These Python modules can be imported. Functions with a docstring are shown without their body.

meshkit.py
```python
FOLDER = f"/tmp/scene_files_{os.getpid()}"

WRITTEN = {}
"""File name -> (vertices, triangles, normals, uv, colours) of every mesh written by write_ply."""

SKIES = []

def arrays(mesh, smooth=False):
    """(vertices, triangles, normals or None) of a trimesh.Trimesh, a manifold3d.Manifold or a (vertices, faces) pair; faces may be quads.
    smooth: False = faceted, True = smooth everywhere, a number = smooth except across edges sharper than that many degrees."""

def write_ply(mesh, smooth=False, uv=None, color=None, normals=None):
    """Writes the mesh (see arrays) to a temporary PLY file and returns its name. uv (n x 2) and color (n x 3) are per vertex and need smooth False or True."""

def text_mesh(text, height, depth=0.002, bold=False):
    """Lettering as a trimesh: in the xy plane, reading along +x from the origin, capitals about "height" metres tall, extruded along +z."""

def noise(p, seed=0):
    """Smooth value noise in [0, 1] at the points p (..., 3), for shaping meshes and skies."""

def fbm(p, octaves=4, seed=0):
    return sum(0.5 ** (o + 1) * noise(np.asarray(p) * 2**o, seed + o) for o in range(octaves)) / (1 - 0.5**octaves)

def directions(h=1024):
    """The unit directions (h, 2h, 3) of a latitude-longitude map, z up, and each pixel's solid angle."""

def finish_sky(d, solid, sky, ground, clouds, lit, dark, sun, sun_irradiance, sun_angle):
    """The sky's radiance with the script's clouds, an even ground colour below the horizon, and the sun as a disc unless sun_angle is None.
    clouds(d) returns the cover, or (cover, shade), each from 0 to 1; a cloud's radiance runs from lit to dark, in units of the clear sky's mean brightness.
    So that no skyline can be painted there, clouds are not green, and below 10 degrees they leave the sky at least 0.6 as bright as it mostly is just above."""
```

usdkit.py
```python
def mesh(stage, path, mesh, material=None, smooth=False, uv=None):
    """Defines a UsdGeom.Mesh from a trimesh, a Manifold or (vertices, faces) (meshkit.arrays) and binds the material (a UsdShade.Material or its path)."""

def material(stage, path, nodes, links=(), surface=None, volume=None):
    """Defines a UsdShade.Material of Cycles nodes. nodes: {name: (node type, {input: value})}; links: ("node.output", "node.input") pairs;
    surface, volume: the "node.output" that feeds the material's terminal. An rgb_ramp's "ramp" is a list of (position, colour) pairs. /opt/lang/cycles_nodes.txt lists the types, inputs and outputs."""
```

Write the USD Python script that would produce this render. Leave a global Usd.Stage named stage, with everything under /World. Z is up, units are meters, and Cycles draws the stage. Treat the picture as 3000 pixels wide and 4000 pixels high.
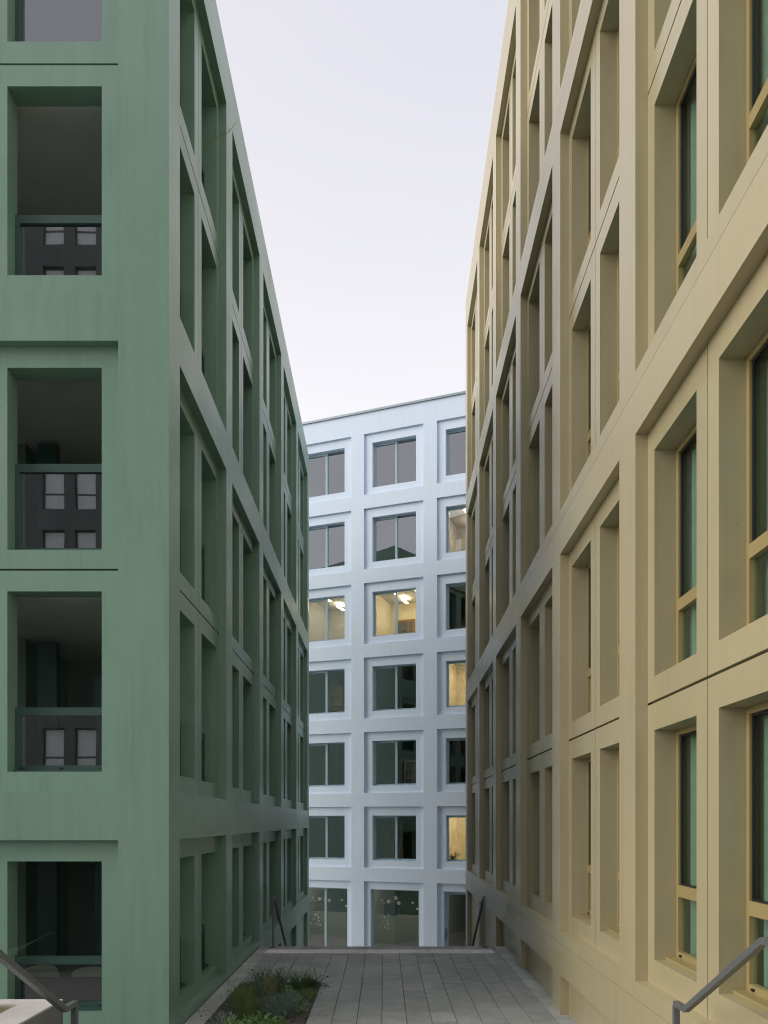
import math, random
import numpy as np
import trimesh
from shapely.geometry import Polygon, box as sbox
from shapely.ops import unary_union
from pxr import Usd, UsdGeom, UsdLux, UsdShade, Gf, Sdf
import usdkit, meshkit

stage = Usd.Stage.CreateInMemory()
UsdGeom.SetStageUpAxis(stage, 'Z')
UsdGeom.SetStageMetersPerUnit(stage, 1.0)
stage.SetDefaultPrim(UsdGeom.Xform.Define(stage, '/World').GetPrim())
UsdGeom.Scope.Define(stage, '/World/Looks')

# ------------------------------------------------------------------ camera, sky, sun, exposure
EYE = 2.73
cam = UsdGeom.Camera.Define(stage, '/World/camera')
cam.CreateHorizontalApertureAttr(24.0)
cam.CreateVerticalApertureAttr(32.0)
cam.CreateFocalLengthAttr(24.0)
cam.CreateVerticalApertureOffsetAttr(9.66)
cam.CreateHorizontalApertureOffsetAttr(0.02)
cam.CreateFStopAttr(0.0)
cam.CreateFocusDistanceAttr(12.0)
cam.CreateClippingRangeAttr((0.05, 5000.0))
cam.CreateExposureAttr(2.58)
cam.AddTranslateOp().Set(Gf.Vec3d(0, 0, EYE))
cam.AddRotateXOp().Set(90.0)

SUN_EL, SUN_AZ = math.radians(27.0), math.radians(-98.0)      # towards the sun: a veiled low sun off to the left
M = usdkit.material
L = '/World/Looks/'
sky_mat = M(stage, L + 'sky_look', {
    'sky': ('sky_texture', {'sky_type': 'single_scattering', 'sun_disc': False, 'sun_elevation': SUN_EL, 'sun_rotation': SUN_AZ}),
    'tc': ('texture_coordinate', {}),
    'sep': ('separate_xyz', {}),
    'grad': ('rgb_ramp', {'ramp': [(0.0, (1.80, 1.76, 1.80)), (0.42, (1.66, 1.62, 1.65)), (0.60, (1.47, 1.43, 1.48)), (0.75, (1.35, 1.32, 1.41)), (1.0, (1.35, 1.32, 1.41))]}),
    'map': ('mapping', {'scale': (1.0, 1.0, 2.2)}),
    'n': ('noise_texture', {'scale': 1.6, 'detail': 3.0, 'roughness': 0.45}),
    'cov': ('rgb_ramp', {'ramp': [(0.3, (0.93, 0.93, 0.93)), (0.7, (0.985, 0.985, 0.985))]}),
    'mx': ('mix_color', {}), 'mm': ('mix_color', {'blend_type': 'multiply', 'fac': 1.0}),
    'mot': ('rgb_ramp', {'ramp': [(0.3, (0.955, 0.96, 0.97)), (0.7, (1.03, 1.025, 1.02))]}),
    'bg': ('background_shader', {'strength': 0.1}),
}, [('tc.generated', 'map.vector'), ('tc.generated', 'sep.vector'), ('sep.z', 'grad.fac'), ('map.vector', 'n.vector'), ('n.fac', 'cov.fac'), ('n.fac', 'mot.fac'), ('grad.color', 'mm.a'), ('mot.color', 'mm.b'),
    ('cov.color', 'mx.fac'), ('sky.color', 'mx.a'), ('mm.result', 'mx.b'), ('mx.result', 'bg.color')], surface='bg.background')
dome = UsdLux.DomeLight.Define(stage, '/World/sky')
UsdShade.MaterialBindingAPI.Apply(dome.GetPrim()).Bind(sky_mat)
dome.GetPrim().SetCustomDataByKey('kind', 'structure')
sun = UsdLux.DistantLight.Define(stage, '/World/sun')
sun.CreateNormalizeAttr(True) if hasattr(sun, 'CreateNormalizeAttr') else UsdLux.LightAPI(sun).CreateNormalizeAttr(True)
sun.CreateIntensityAttr(0.12)
sun.CreateAngleAttr(55.0)
sun.CreateColorAttr(Gf.Vec3f(1.0, 0.89, 0.77))
_d = Gf.Vec3d(math.cos(SUN_EL) * math.sin(SUN_AZ), math.cos(SUN_EL) * math.cos(SUN_AZ), math.sin(SUN_EL))
sun.AddTransformOp().Set(Gf.Matrix4d().SetRotate(Gf.Rotation(Gf.Vec3d(0, 0, 1), _d)))

# ------------------------------------------------------------------ naming helpers
_used = {}
def unique(parent, name):
    k = parent + '/' + name
    n = _used.get(k, -1) + 1
    _used[k] = n
    return k if n == 0 else f'{k}_{n:03d}'

def tag(prim, label=None, cat=None, group=None, kind=None):
    for k, v in (('label', label), ('category', cat), ('group', group), ('kind', kind)):
        if v:
            prim.SetCustomDataByKey(k, v)
    return prim

def thing(name, label, cat, loc=(0, 0, 0), rz=0.0, group=None):
    p = unique('/World', name)
    x = UsdGeom.Xform.Define(stage, p)
    x.AddTranslateOp().Set(Gf.Vec3d(*map(float, loc)))
    x.AddRotateZOp().Set(float(rz))
    return tag(x.GetPrim(), label, cat, group)

def setting(name):
    p = unique('/World', name)
    x = UsdGeom.Xform.Define(stage, p)
    return tag(x.GetPrim(), kind='structure')

def part(name, mesh, mat, parent='/World', smooth=False, label=None):
    pp = parent if isinstance(parent, str) else str(parent.GetPath())
    m = usdkit.mesh(stage, unique(pp, name), mesh, mat, smooth=smooth)
    if label:
        m.GetPrim().SetCustomDataByKey('label', label)
    return m.GetPrim()

# ------------------------------------------------------------------ mesh helpers
BF = np.array([[0, 2, 1], [0, 3, 2], [4, 5, 6], [4, 6, 7], [0, 1, 5], [0, 5, 4], [1, 2, 6], [1, 6, 5], [2, 3, 7], [2, 7, 6], [3, 0, 4], [3, 4, 7]])
def bx(x0, x1, y0, y1, z0, z1):
    return (np.array([[x0, y0, z0], [x1, y0, z0], [x1, y1, z0], [x0, y1, z0], [x0, y0, z1], [x1, y0, z1], [x1, y1, z1], [x0, y1, z1]], float), BF.copy())

def cat(ms):
    vs, fs, n = [], [], 0
    for m in ms:
        v, f = (np.asarray(m.vertices), np.asarray(m.faces)) if isinstance(m, trimesh.Trimesh) else m
        vs.append(v); fs.append(np.asarray(f) + n); n += len(v)
    return np.vstack(vs), np.vstack(fs)

def cbox(x0, x1, y0, y1, z0, z1, c=0.006):
    """box with chamfered top edges"""
    v = np.array([[x0, y0, z0], [x1, y0, z0], [x1, y1, z0], [x0, y1, z0],
                  [x0, y0, z1 - c], [x1, y0, z1 - c], [x1, y1, z1 - c], [x0, y1, z1 - c],
                  [x0 + c, y0 + c, z1], [x1 - c, y0 + c, z1], [x1 - c, y1 - c, z1], [x0 + c, y1 - c, z1]], float)
    f = [[8, 9, 10], [8, 10, 11]]
    for a in range(4):
        b = (a + 1) % 4
        f += [[a, b, 4 + b], [a, 4 + b, 4 + a], [4 + a, 4 + b, 8 + b], [4 + a, 8 + b, 8 + a]]
    return v, np.array(f)

def sweep(pts, w, h, up=(0, 0, 1)):
    """rectangular bar along a polyline with mitred corners (w across, h along up)"""
    P = np.array(pts, float)
    T = np.diff(P, axis=0); T /= np.linalg.norm(T, axis=1, keepdims=True)
    rings = []
    for i in range(len(P)):
        t0 = T[max(i - 1, 0)]; t1 = T[min(i, len(T) - 1)]
        t = t0 + t1; t /= np.linalg.norm(t)
        side = np.cross(t, up)
        if np.linalg.norm(side) < 1e-3:
            side = np.array([1.0, 0, 0])
        side /= np.linalg.norm(side)
        u2 = np.cross(side, t); k = 1.0 / max(0.35, float(np.dot(t, t1)))
        rings.append([P[i] + side * sx * w / 2 + u2 * sy * h / 2 * k for sx, sy in ((-1, -1), (1, -1), (1, 1), (-1, 1))])
    v = np.array(rings).reshape(-1, 3); f = []
    for i in range(len(P) - 1):
        for a in range(4):
            b = (a + 1) % 4; o = 4 * i
            f += [[o + a, o + b, o + 4 + b], [o + a, o + 4 + b, o + 4 + a]]
    e = 4 * (len(P) - 1)
    f += [[0, 2, 1], [0, 3, 2], [e, e + 1, e + 2], [e, e + 2, e + 3]]
    return v, np.array(f)

def tube(pts, r0, r1, n=5):
    P = np.array(pts, float); m = len(P); v = []; f = []
    for i in range(m):
        t = P[min(i + 1, m - 1)] - P[max(i - 1, 0)]; t /= np.linalg.norm(t) + 1e-9
        a = np.cross(t, [0.3, 0.2, 0.9]); a /= np.linalg.norm(a) + 1e-9; b = np.cross(t, a)
        r = r0 + (r1 - r0) * i / (m - 1)
        for k in range(n):
            an = 2 * math.pi * k / n
            v.append(P[i] + r * (math.cos(an) * a + math.sin(an) * b))
    for i in range(m - 1):
        for k in range(n):
            q = (k + 1) % n
            f += [[i * n + k, i * n + q, (i + 1) * n + q], [i * n + k, (i + 1) * n + q, (i + 1) * n + k]]
    return np.array(v), np.array(f)

class Frame:
    """a facade plane: u along the wall, z up, d into the wall"""
    def __init__(s, o, t, n):
        s.o, s.t, s.n = np.array(o, float), np.array(t, float), np.array(n, float)
        s.flip = (s.t[0] * (-s.n[1]) - s.t[1] * (-s.n[0])) > 0     # handedness of (u, z, d)
    def put(s, mesh):
        v, f = (np.asarray(mesh.vertices), np.asarray(mesh.faces)) if isinstance(mesh, trimesh.Trimesh) else mesh
        w = np.empty_like(v, dtype=float)
        w[:, 0] = s.o[0] + s.t[0] * v[:, 0] - s.n[0] * v[:, 2]
        w[:, 1] = s.o[1] + s.t[1] * v[:, 0] - s.n[1] * v[:, 2]
        w[:, 2] = v[:, 1]
        return w, (f[:, ::-1] if s.flip else f)
    def slab(s, poly, d0, d1):
        ps = getattr(poly, 'geoms', [poly]); out = []
        for p in ps:
            m = trimesh.creation.extrude_polygon(p, d1 - d0, engine='earcut')
            v = np.array(m.vertices); v[:, 2] += d0
            out.append((v, np.asarray(m.faces)))
        return s.put(cat(out))
    def box(s, u0, u1, z0, z1, d0, d1):
        v, f = bx(u0, u1, z0, z1, d0, d1)
        return s.put((v, f))

# ------------------------------------------------------------------ materials
def paint(name, col, rough=0.5, stain=0.10, spec=0.5, streak=1.0, hue=(1, 1, 1)):
    c = np.array(col)
    return M(stage, L + name, {
        'g': ('geometry', {}),
        'm1': ('mapping', {'scale': (2.2, 2.2, 0.16)}),
        'n1': ('noise_texture', {'scale': 3.2, 'detail': 6.0, 'roughness': 0.62}),
        'n2': ('noise_texture', {'scale': 0.55, 'detail': 4.0, 'roughness': 0.55}),
        'n3': ('noise_texture', {'scale': 190.0, 'detail': 2.0, 'roughness': 0.6}),
        'v1': ('voronoi_texture', {'scale': 9.0}),
        'pit': ('rgb_ramp', {'ramp': [(0.0, (0.35, 0.35, 0.35)), (0.045, (0.5, 0.5, 0.5)), (0.06, (1, 1, 1)), (1, (1, 1, 1))]}),
        'r1': ('rgb_ramp', {'ramp': [(0.25, tuple(c * (1 - 1.5 * stain * streak))), (0.5, tuple(c)), (0.75, tuple(np.minimum(c * (1 + 0.9 * stain), 1)))]}),
        'r2': ('rgb_ramp', {'ramp': [(0.3, (1 - stain * 1.3, 1 - stain * 0.9, 1 - stain * 1.1)), (0.7, (1 + stain * .3, 1, 1))]}),
        'r3': ('rgb_ramp', {'ramp': [(0.3, (0.93, 0.93, 0.93)), (0.7, (1, 1, 1))]}),
        'a': ('mix_color', {'blend_type': 'multiply', 'fac': 1.0}),
        'b': ('mix_color', {'blend_type': 'multiply', 'fac': 1.0}),
        'c': ('mix_color', {'blend_type': 'multiply', 'fac': 0.7}),
        'o': ('object_info', {}), 'ro': ('rgb_ramp', {'ramp': [(0.0, (0.955, 0.96, 0.955)), (1.0, (1.035, 1.03, 1.03))]}),
        'm4': ('mapping', {'scale': (7.0, 7.0, 0.30)}), 'n4': ('noise_texture', {'scale': 1.6, 'detail': 3.0, 'roughness': 0.55}),
        'r4': ('rgb_ramp', {'ramp': [(0.0, (1, 1, 1)), (0.58, (1, 1, 1)), (0.74, (1 - 1.2 * stain - 0.02,) * 3)]}),
        'd': ('mix_color', {'blend_type': 'multiply', 'fac': 1.0}), 'e': ('mix_color', {'blend_type': 'multiply', 'fac': 1.0}),
        'bm': ('bump', {'strength': 0.12, 'distance': 0.004}),
        'rr': ('map_range', {'from_min': 0.3, 'from_max': 0.7, 'to_min': rough - 0.05, 'to_max': rough + 0.07}),
        'p': ('principled_bsdf', {'specular_ior_level': spec}),
    }, [('g.position', 'm1.vector'), ('m1.vector', 'n1.vector'), ('g.position', 'n2.vector'), ('g.position', 'n3.vector'), ('g.position', 'v1.vector'),
        ('v1.distance', 'pit.fac'), ('n1.fac', 'r1.fac'), ('n2.fac', 'r2.fac'), ('n3.fac', 'r3.fac'), ('r1.color', 'a.a'), ('r2.color', 'a.b'), ('a.result', 'b.a'), ('r3.color', 'b.b'),
        ('b.result', 'c.a'), ('pit.color', 'c.b'),
        ('o.random', 'ro.fac'), ('g.position', 'm4.vector'), ('m4.vector', 'n4.vector'), ('n4.fac', 'r4.fac'), ('c.result', 'd.a'), ('ro.color', 'd.b'), ('d.result', 'e.a'), ('r4.color', 'e.b'),
        ('e.result', 'p.base_color'), ('n3.fac', 'bm.height'), ('bm.normal', 'p.normal'), ('n2.fac', 'rr.value'), ('rr.result', 'p.roughness')], surface='p.BSDF')

def plain(name, col, rough=0.5, metallic=0.0, noise=0.0, scale=20.0, spec=0.5, bump=0.0):
    if not noise:
        return M(stage, L + name, {'p': ('principled_bsdf', {'base_color': col, 'roughness': rough, 'metallic': metallic, 'specular_ior_level': spec})}, surface='p.BSDF')
    c = np.array(col)
    return M(stage, L + name, {
        'g': ('geometry', {}), 'n': ('noise_texture', {'scale': scale, 'detail': 5.0, 'roughness': 0.6}),
        'r': ('rgb_ramp', {'ramp': [(0.3, tuple(c * (1 - noise))), (0.7, tuple(np.minimum(c * (1 + noise), 1)))]}),
        'b': ('bump', {'strength': bump, 'distance': 0.01}),
        'p': ('principled_bsdf', {'roughness': rough, 'metallic': metallic, 'specular_ior_level': spec})},
        [('g.position', 'n.vector'), ('n.fac', 'r.fac'), ('r.color', 'p.base_color'), ('n.fac', 'b.height'), ('b.normal', 'p.normal')], surface='p.BSDF')

def glass(name, tint, ior=1.6, wav=0.0015):
    return M(stage, L + name, {
        'g': ('geometry', {}), 'n': ('noise_texture', {'scale': 1.3, 'detail': 1.0}), 'b': ('bump', {'strength': 0.3, 'distance': wav}),
        'f': ('fresnel', {'IOR': ior}), 'iv': ('math', {'math_type': 'subtract', 'value1': 1.0}), 'ff': ('math', {'math_type': 'multiply'}), 't': ('transparent_bsdf', {'color': tint}), 's': ('glossy_bsdf', {'color': (0.95, 0.97, 1.0), 'roughness': 0.0}),
        'm': ('mix_closure', {})},
        [('g.position', 'n.vector'), ('n.fac', 'b.height'), ('b.normal', 's.normal'), ('g.backfacing', 'iv.value2'), ('f.fac', 'ff.value1'), ('iv.value', 'ff.value2'), ('ff.value', 'm.fac'), ('t.BSDF', 'm.closure1'), ('s.BSDF', 'm.closure2')], surface='m.closure')

green = paint('green_concrete', (0.205, 0.345, 0.27), rough=0.34, spec=0.7, stain=0.06)
ochre = paint('ochre_concrete', (0.450, 0.402, 0.248), rough=0.33, spec=0.95, stain=0.035)
blue = paint('pale_blue_concrete', (0.665, 0.785, 0.95), rough=0.5, stain=0.018)
greyw = paint('grey_concrete', (0.13, 0.13, 0.14), rough=0.6, stain=0.08)
green_metal = plain('green_metal', (0.040, 0.088, 0.074), 0.38)
ochre_metal = plain('ochre_metal', (0.33, 0.27, 0.125), 0.38)
blue_metal = plain('blue_metal', (0.33, 0.47, 0.55), 0.35)
grey_metal = plain('grey_window_metal', (0.12, 0.12, 0.13), 0.4)
rail_metal = plain('handrail_metal', (0.165, 0.18, 0.19), 0.42, 0.35, noise=0.08, scale=60.0)
seal = plain('joint_seal', (0.055, 0.06, 0.05), 0.8)
black = plain('black_rubber', (0.015, 0.015, 0.016), 0.45)
g_green = glass('loggia_glass', (0.68, 0.74, 0.71), 2.6)
g_ochre = glass('green_tinted_glass', (0.84, 0.95, 0.91), 1.8)
g_blue = glass('office_glass', (0.88, 0.90, 0.87), 2.9)
g_sky = plain('painted_sky_pane', (0.88, 0.90, 0.92), 0.5)  # opaque pale colour: sky reflection painted into the rear building panes
soffit = plain('interior_ceiling', (0.50, 0.53, 0.52), 0.8, noise=0.06, scale=2.0)
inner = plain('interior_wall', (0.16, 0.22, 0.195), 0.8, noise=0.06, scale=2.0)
office = plain('office_wall', (0.50, 0.48, 0.44), 0.8, noise=0.04, scale=1.0)
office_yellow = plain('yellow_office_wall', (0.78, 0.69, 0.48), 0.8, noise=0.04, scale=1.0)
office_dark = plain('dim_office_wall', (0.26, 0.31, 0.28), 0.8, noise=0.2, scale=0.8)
curtain_m = plain('curtain_fabric', (0.22, 0.285, 0.26), 0.9, noise=0.10, scale=6.0)
wood = plain('brown_door_wood', (0.32, 0.16, 0.06), 0.5, noise=0.2, scale=8.0)
white_c = plain('white_concrete', (0.60, 0.58, 0.59), 0.75, noise=0.07, scale=14.0, bump=0.1)
grey_c = plain('grey_cast_concrete', (0.20, 0.215, 0.215), 0.75, noise=0.10, scale=5.0, bump=0.1)
asphalt = plain('plaza_ground', (0.34, 0.34, 0.33), 0.85, noise=0.12, scale=1.2)
roofm = plain('roof_gravel', (0.22, 0.22, 0.21), 0.9)
sheet = plain('zinc_coping', (0.30, 0.36, 0.40), 0.35, 0.5)
decal_m = plain('frosted_film', (0.30, 0.33, 0.29), 0.8)

def slab_mat(name, col, var):
    c = np.array(col)
    return M(stage, L + name, {
        'g': ('geometry', {}), 'o': ('object_info', {}),
        'n': ('noise_texture', {'scale': 5.0, 'detail': 6.0, 'roughness': 0.6}), 'n2': ('noise_texture', {'scale': 240.0, 'detail': 2.0}), 'n3': ('noise_texture', {'scale': 1.1, 'detail': 3.0}),
        'ro': ('rgb_ramp', {'ramp': [(0.0, tuple(c * (1 - var))), (1.0, tuple(c * (1 + var)))]}),
        'r': ('rgb_ramp', {'ramp': [(0.25, (0.80, 0.82, 0.82)), (0.55, (1, 1, 1)), (0.78, (1.2, 1.2, 1.19))]}),
        'r3': ('rgb_ramp', {'ramp': [(0.3, (0.85, 0.87, 0.87)), (0.7, (1.1, 1.1, 1.1))]}),
        'r2': ('rgb_ramp', {'ramp': [(0.3, (0.85, 0.85, 0.85)), (0.7, (1.1, 1.1, 1.1))]}),
        'a': ('mix_color', {'blend_type': 'multiply', 'fac': 1.0}), 'b': ('mix_color', {'blend_type': 'multiply', 'fac': 1.0}), 'c': ('mix_color', {'blend_type': 'multiply', 'fac': 1.0}),
        'bm': ('bump', {'strength': 0.25, 'distance': 0.004}), 'p': ('principled_bsdf', {'roughness': 0.62, 'specular_ior_level': 0.4})},
        [('g.position', 'n.vector'), ('g.position', 'n2.vector'), ('g.position', 'n3.vector'), ('o.random', 'ro.fac'), ('n.fac', 'r.fac'), ('n2.fac', 'r2.fac'), ('n3.fac', 'r3.fac'),
         ('ro.color', 'a.a'), ('r.color', 'a.b'), ('a.result', 'b.a'), ('r2.color', 'b.b'), ('b.result', 'c.a'), ('r3.color', 'c.b'), ('c.result', 'p.base_color'), ('n2.fac', 'bm.height'), ('bm.normal', 'p.normal')], surface='p.BSDF')
slab_grey = slab_mat('grey_paving', (0.38, 0.402, 0.392), 0.10)
slab_light = slab_mat('light_paving', (0.48, 0.50, 0.495), 0.10)
slab_pink = slab_mat('tactile_concrete', (0.92, 0.88, 0.885), 0.03)

def leaf_mat(name, c1, c2, tr=0.3):
    return M(stage, L + name, {
        'g': ('geometry', {}), 'n': ('noise_texture', {'scale': 9.0, 'detail': 3.0}),
        'r': ('rgb_ramp', {'ramp': [(0.3, c1), (0.7, c2)]}),
        'd': ('principled_bsdf', {'roughness': 0.55}), 't': ('translucent_bsdf', {}), 'm': ('mix_closure', {'fac': tr})},
        [('g.position', 'n.vector'), ('n.fac', 'r.fac'), ('r.color', 'd.base_color'), ('r.color', 't.color'), ('d.BSDF', 'm.closure1'), ('t.BSDF', 'm.closure2')], surface='m.closure')
lf_dark = leaf_mat('dark_foliage', (0.051, 0.108, 0.051), (0.128, 0.231, 0.09))
lf_mid = leaf_mat('olive_foliage', (0.116, 0.181, 0.054), (0.234, 0.319, 0.095))
lf_light = leaf_mat('fresh_foliage', (0.162, 0.306, 0.108), (0.342, 0.54, 0.216))
lf_grey = leaf_mat('silver_foliage', (0.207, 0.304, 0.267), (0.413, 0.535, 0.486))
lf_pale = leaf_mat('pale_silver_foliage', (0.321, 0.423, 0.355), (0.506, 0.607, 0.524))
lf_straw = leaf_mat('straw_grass', (0.254, 0.293, 0.137), (0.488, 0.507, 0.273))
soil_m = plain('dark_soil', (0.115, 0.112, 0.10), 0.95, noise=0.45, scale=30.0, bump=0.6)
stone_m = M(stage, L + 'gravel_stone', {
    'g': ('geometry', {}), 'r': ('rgb_ramp', {'ramp': [(0.0, (0.09, 0.08, 0.07)), (0.55, (0.19, 0.17, 0.145)), (0.86, (0.30, 0.28, 0.24)), (0.93, (0.60, 0.58, 0.55)), (1.0, (0.7, 0.68, 0.65))]}),
    'p': ('principled_bsdf', {'roughness': 0.8})}, [('g.random_per_island', 'r.fac'), ('r.color', 'p.base_color')], surface='p.BSDF')
lamp_m = M(stage, L + 'office_lamp', {'e': ('emission', {'color': (1.0, 0.84, 0.64), 'strength': 6.0})}, surface='e.emission')

lamp_d = M(stage, L + 'dim_office_lamp', {'e': ('emission', {'color': (1.0, 0.92, 0.78), 'strength': 2.0})}, surface='e.emission')

# ------------------------------------------------------------------ facade builder
D1 = 0.122           # how far the panels sit behind the wall face
def rect_ring(u0, u1, z0, z1, holes):
    p = sbox(u0, z0, u1, z1)
    for h in holes:
        p = p.difference(sbox(h[0], h[1], h[2], h[3]))
    return p

def wall_pieces(bld, fr, ext, recesses, seams, mat, gap=0.004):
    """the column and beam grid, split into cast pieces at hairline seams"""
    u0, u1, z0, z1 = ext
    edges = [z0] + seams + [z1]
    R = unary_union([sbox(*r) for r in recesses])
    for i in range(len(edges) - 1):
        a, b = edges[i] + (gap / 2 if i else 0), edges[i + 1] - (gap / 2 if i < len(edges) - 2 else 0)
        poly = sbox(u0, a, u1, b).difference(R)
        part('wall', fr.slab(poly, 0.0, 0.125), mat, bld)
    if seams:
        part('joint_backing', cat([fr.box(u0 + 0.02, u1 - 0.02, s - 0.02, s + 0.02, 0.02, 0.10) for s in seams if not any(r[1] < s < r[3] for r in recesses)]
                              ), seal, bld)

def window(bld, fr, u0, u1, z0, z1, style, fmat, gmat, guard=0.7, detail=True):
    f0, f1, fw = D1 + 0.205, D1 + 0.265, 0.055
    if style == 'guard':                         # an open loggia with a framed glass guard
        g = guard
        ring = rect_ring(u0, u1, z0, z0 + g, [(u0 + 0.06, z0 + 0.095, u1 - 0.06, z0 + g - 0.105)])
        w = part('window', fr.slab(ring, f0, f1), fmat, bld)
        part('pane', fr.box(u0 + 0.05, u1 - 0.05, z0 + 0.085, z0 + g - 0.095, f0 + 0.034, f0 + 0.046), gmat, w)
        part('sill', fr.box(u0 + 0.01, u1 - 0.002, z0 + 0.002, z0 + 0.03, f0 - 0.07, f0), fmat, w)
        if detail:
            for t in (0.07, 0.5, 0.93):
                uc = u0 + (u1 - u0) * t
                part('drain_cap', fr.box(uc - 0.022, uc + 0.022, z0 + 0.048, z0 + 0.064, f0 - 0.018, f0 + 0.004), black, w)
    elif style == 'tall':                        # tall window with a low transom
        g = guard
        ring = rect_ring(u0, u1, z0, z1, [(u0 + fw, z0 + 0.09, u1 - fw, z0 + g - 0.055), (u0 + fw, z0 + g + 0.055, u1 - fw, z1 - fw)])
        w = part('window', fr.slab(ring, f0, f1), fmat, bld)
        part('pane', fr.box(u0 + 0.04, u1 - 0.04, z0 + 0.08, z0 + g - 0.045, f0 + 0.036, f0 + 0.046), gmat, w)
        part('pane', fr.box(u0 + 0.04, u1 - 0.04, z0 + g + 0.045, z1 - 0.045, f0 + 0.046, f0 + 0.056), gmat, w)
        part('sill', fr.box(u0 + 0.002, u1 - 0.002, z0 + 0.002, z0 + 0.032, f0 - 0.10, f0), fmat, w)
        if detail:
            part('gasket', fr.slab(rect_ring(u0 + fw, u1 - fw, z0 + g + 0.055, z1 - fw, [(u0 + fw + 0.02, z0 + g + 0.07, u1 - fw - 0.02, z1 - fw - 0.02)]), f0 + 0.02, f0 + 0.045), black, w)
            for uc in (u0 + 0.13, u1 - 0.13):
                part('drain_cap', fr.box(uc - 0.015, uc + 0.015, z0 + 0.05, z0 + 0.068, f0 - 0.02, f0 + 0.004), black, w)
    else:                                        # office window: sash on one side, fixed light on the other
        um = u0 + (u1 - u0) * 0.525
        ring = rect_ring(u0, u1, z0, z1, [(u0 + 0.085, z0 + 0.075, um - 0.055, z1 - 0.085), (um + 0.035, z0 + 0.075, u1 - 0.02, z1 - 0.03)])
        w = part('window', fr.slab(ring, f0 - 0.03, f1), fmat, bld)
        part('pane', fr.box(u0 + 0.07, um - 0.045, z0 + 0.065, z1 - 0.07, f0 + 0.012, f0 + 0.022), gmat, w)
        part('pane', fr.box(um + 0.02, u1 - 0.01, z0 + 0.065, z1 - 0.02, f0 + 0.030, f0 + 0.040), gmat, w)
        part('sill', fr.box(u0 + 0.002, u1 - 0.002, z0 + 0.002, z0 + 0.028, f0 - 0.13, f0 - 0.03), fmat, w)
        for t in (0.03, 0.26, 0.48, 0.60, 0.82):
            uc = u0 + (u1 - u0) * t + 0.03
            part('drain_cap', fr.box(uc - 0.016, uc + 0.016, z0 + 0.034, z0 + 0.056, f0 - 0.05, f0 - 0.028), grey_metal, w)
    return w

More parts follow.
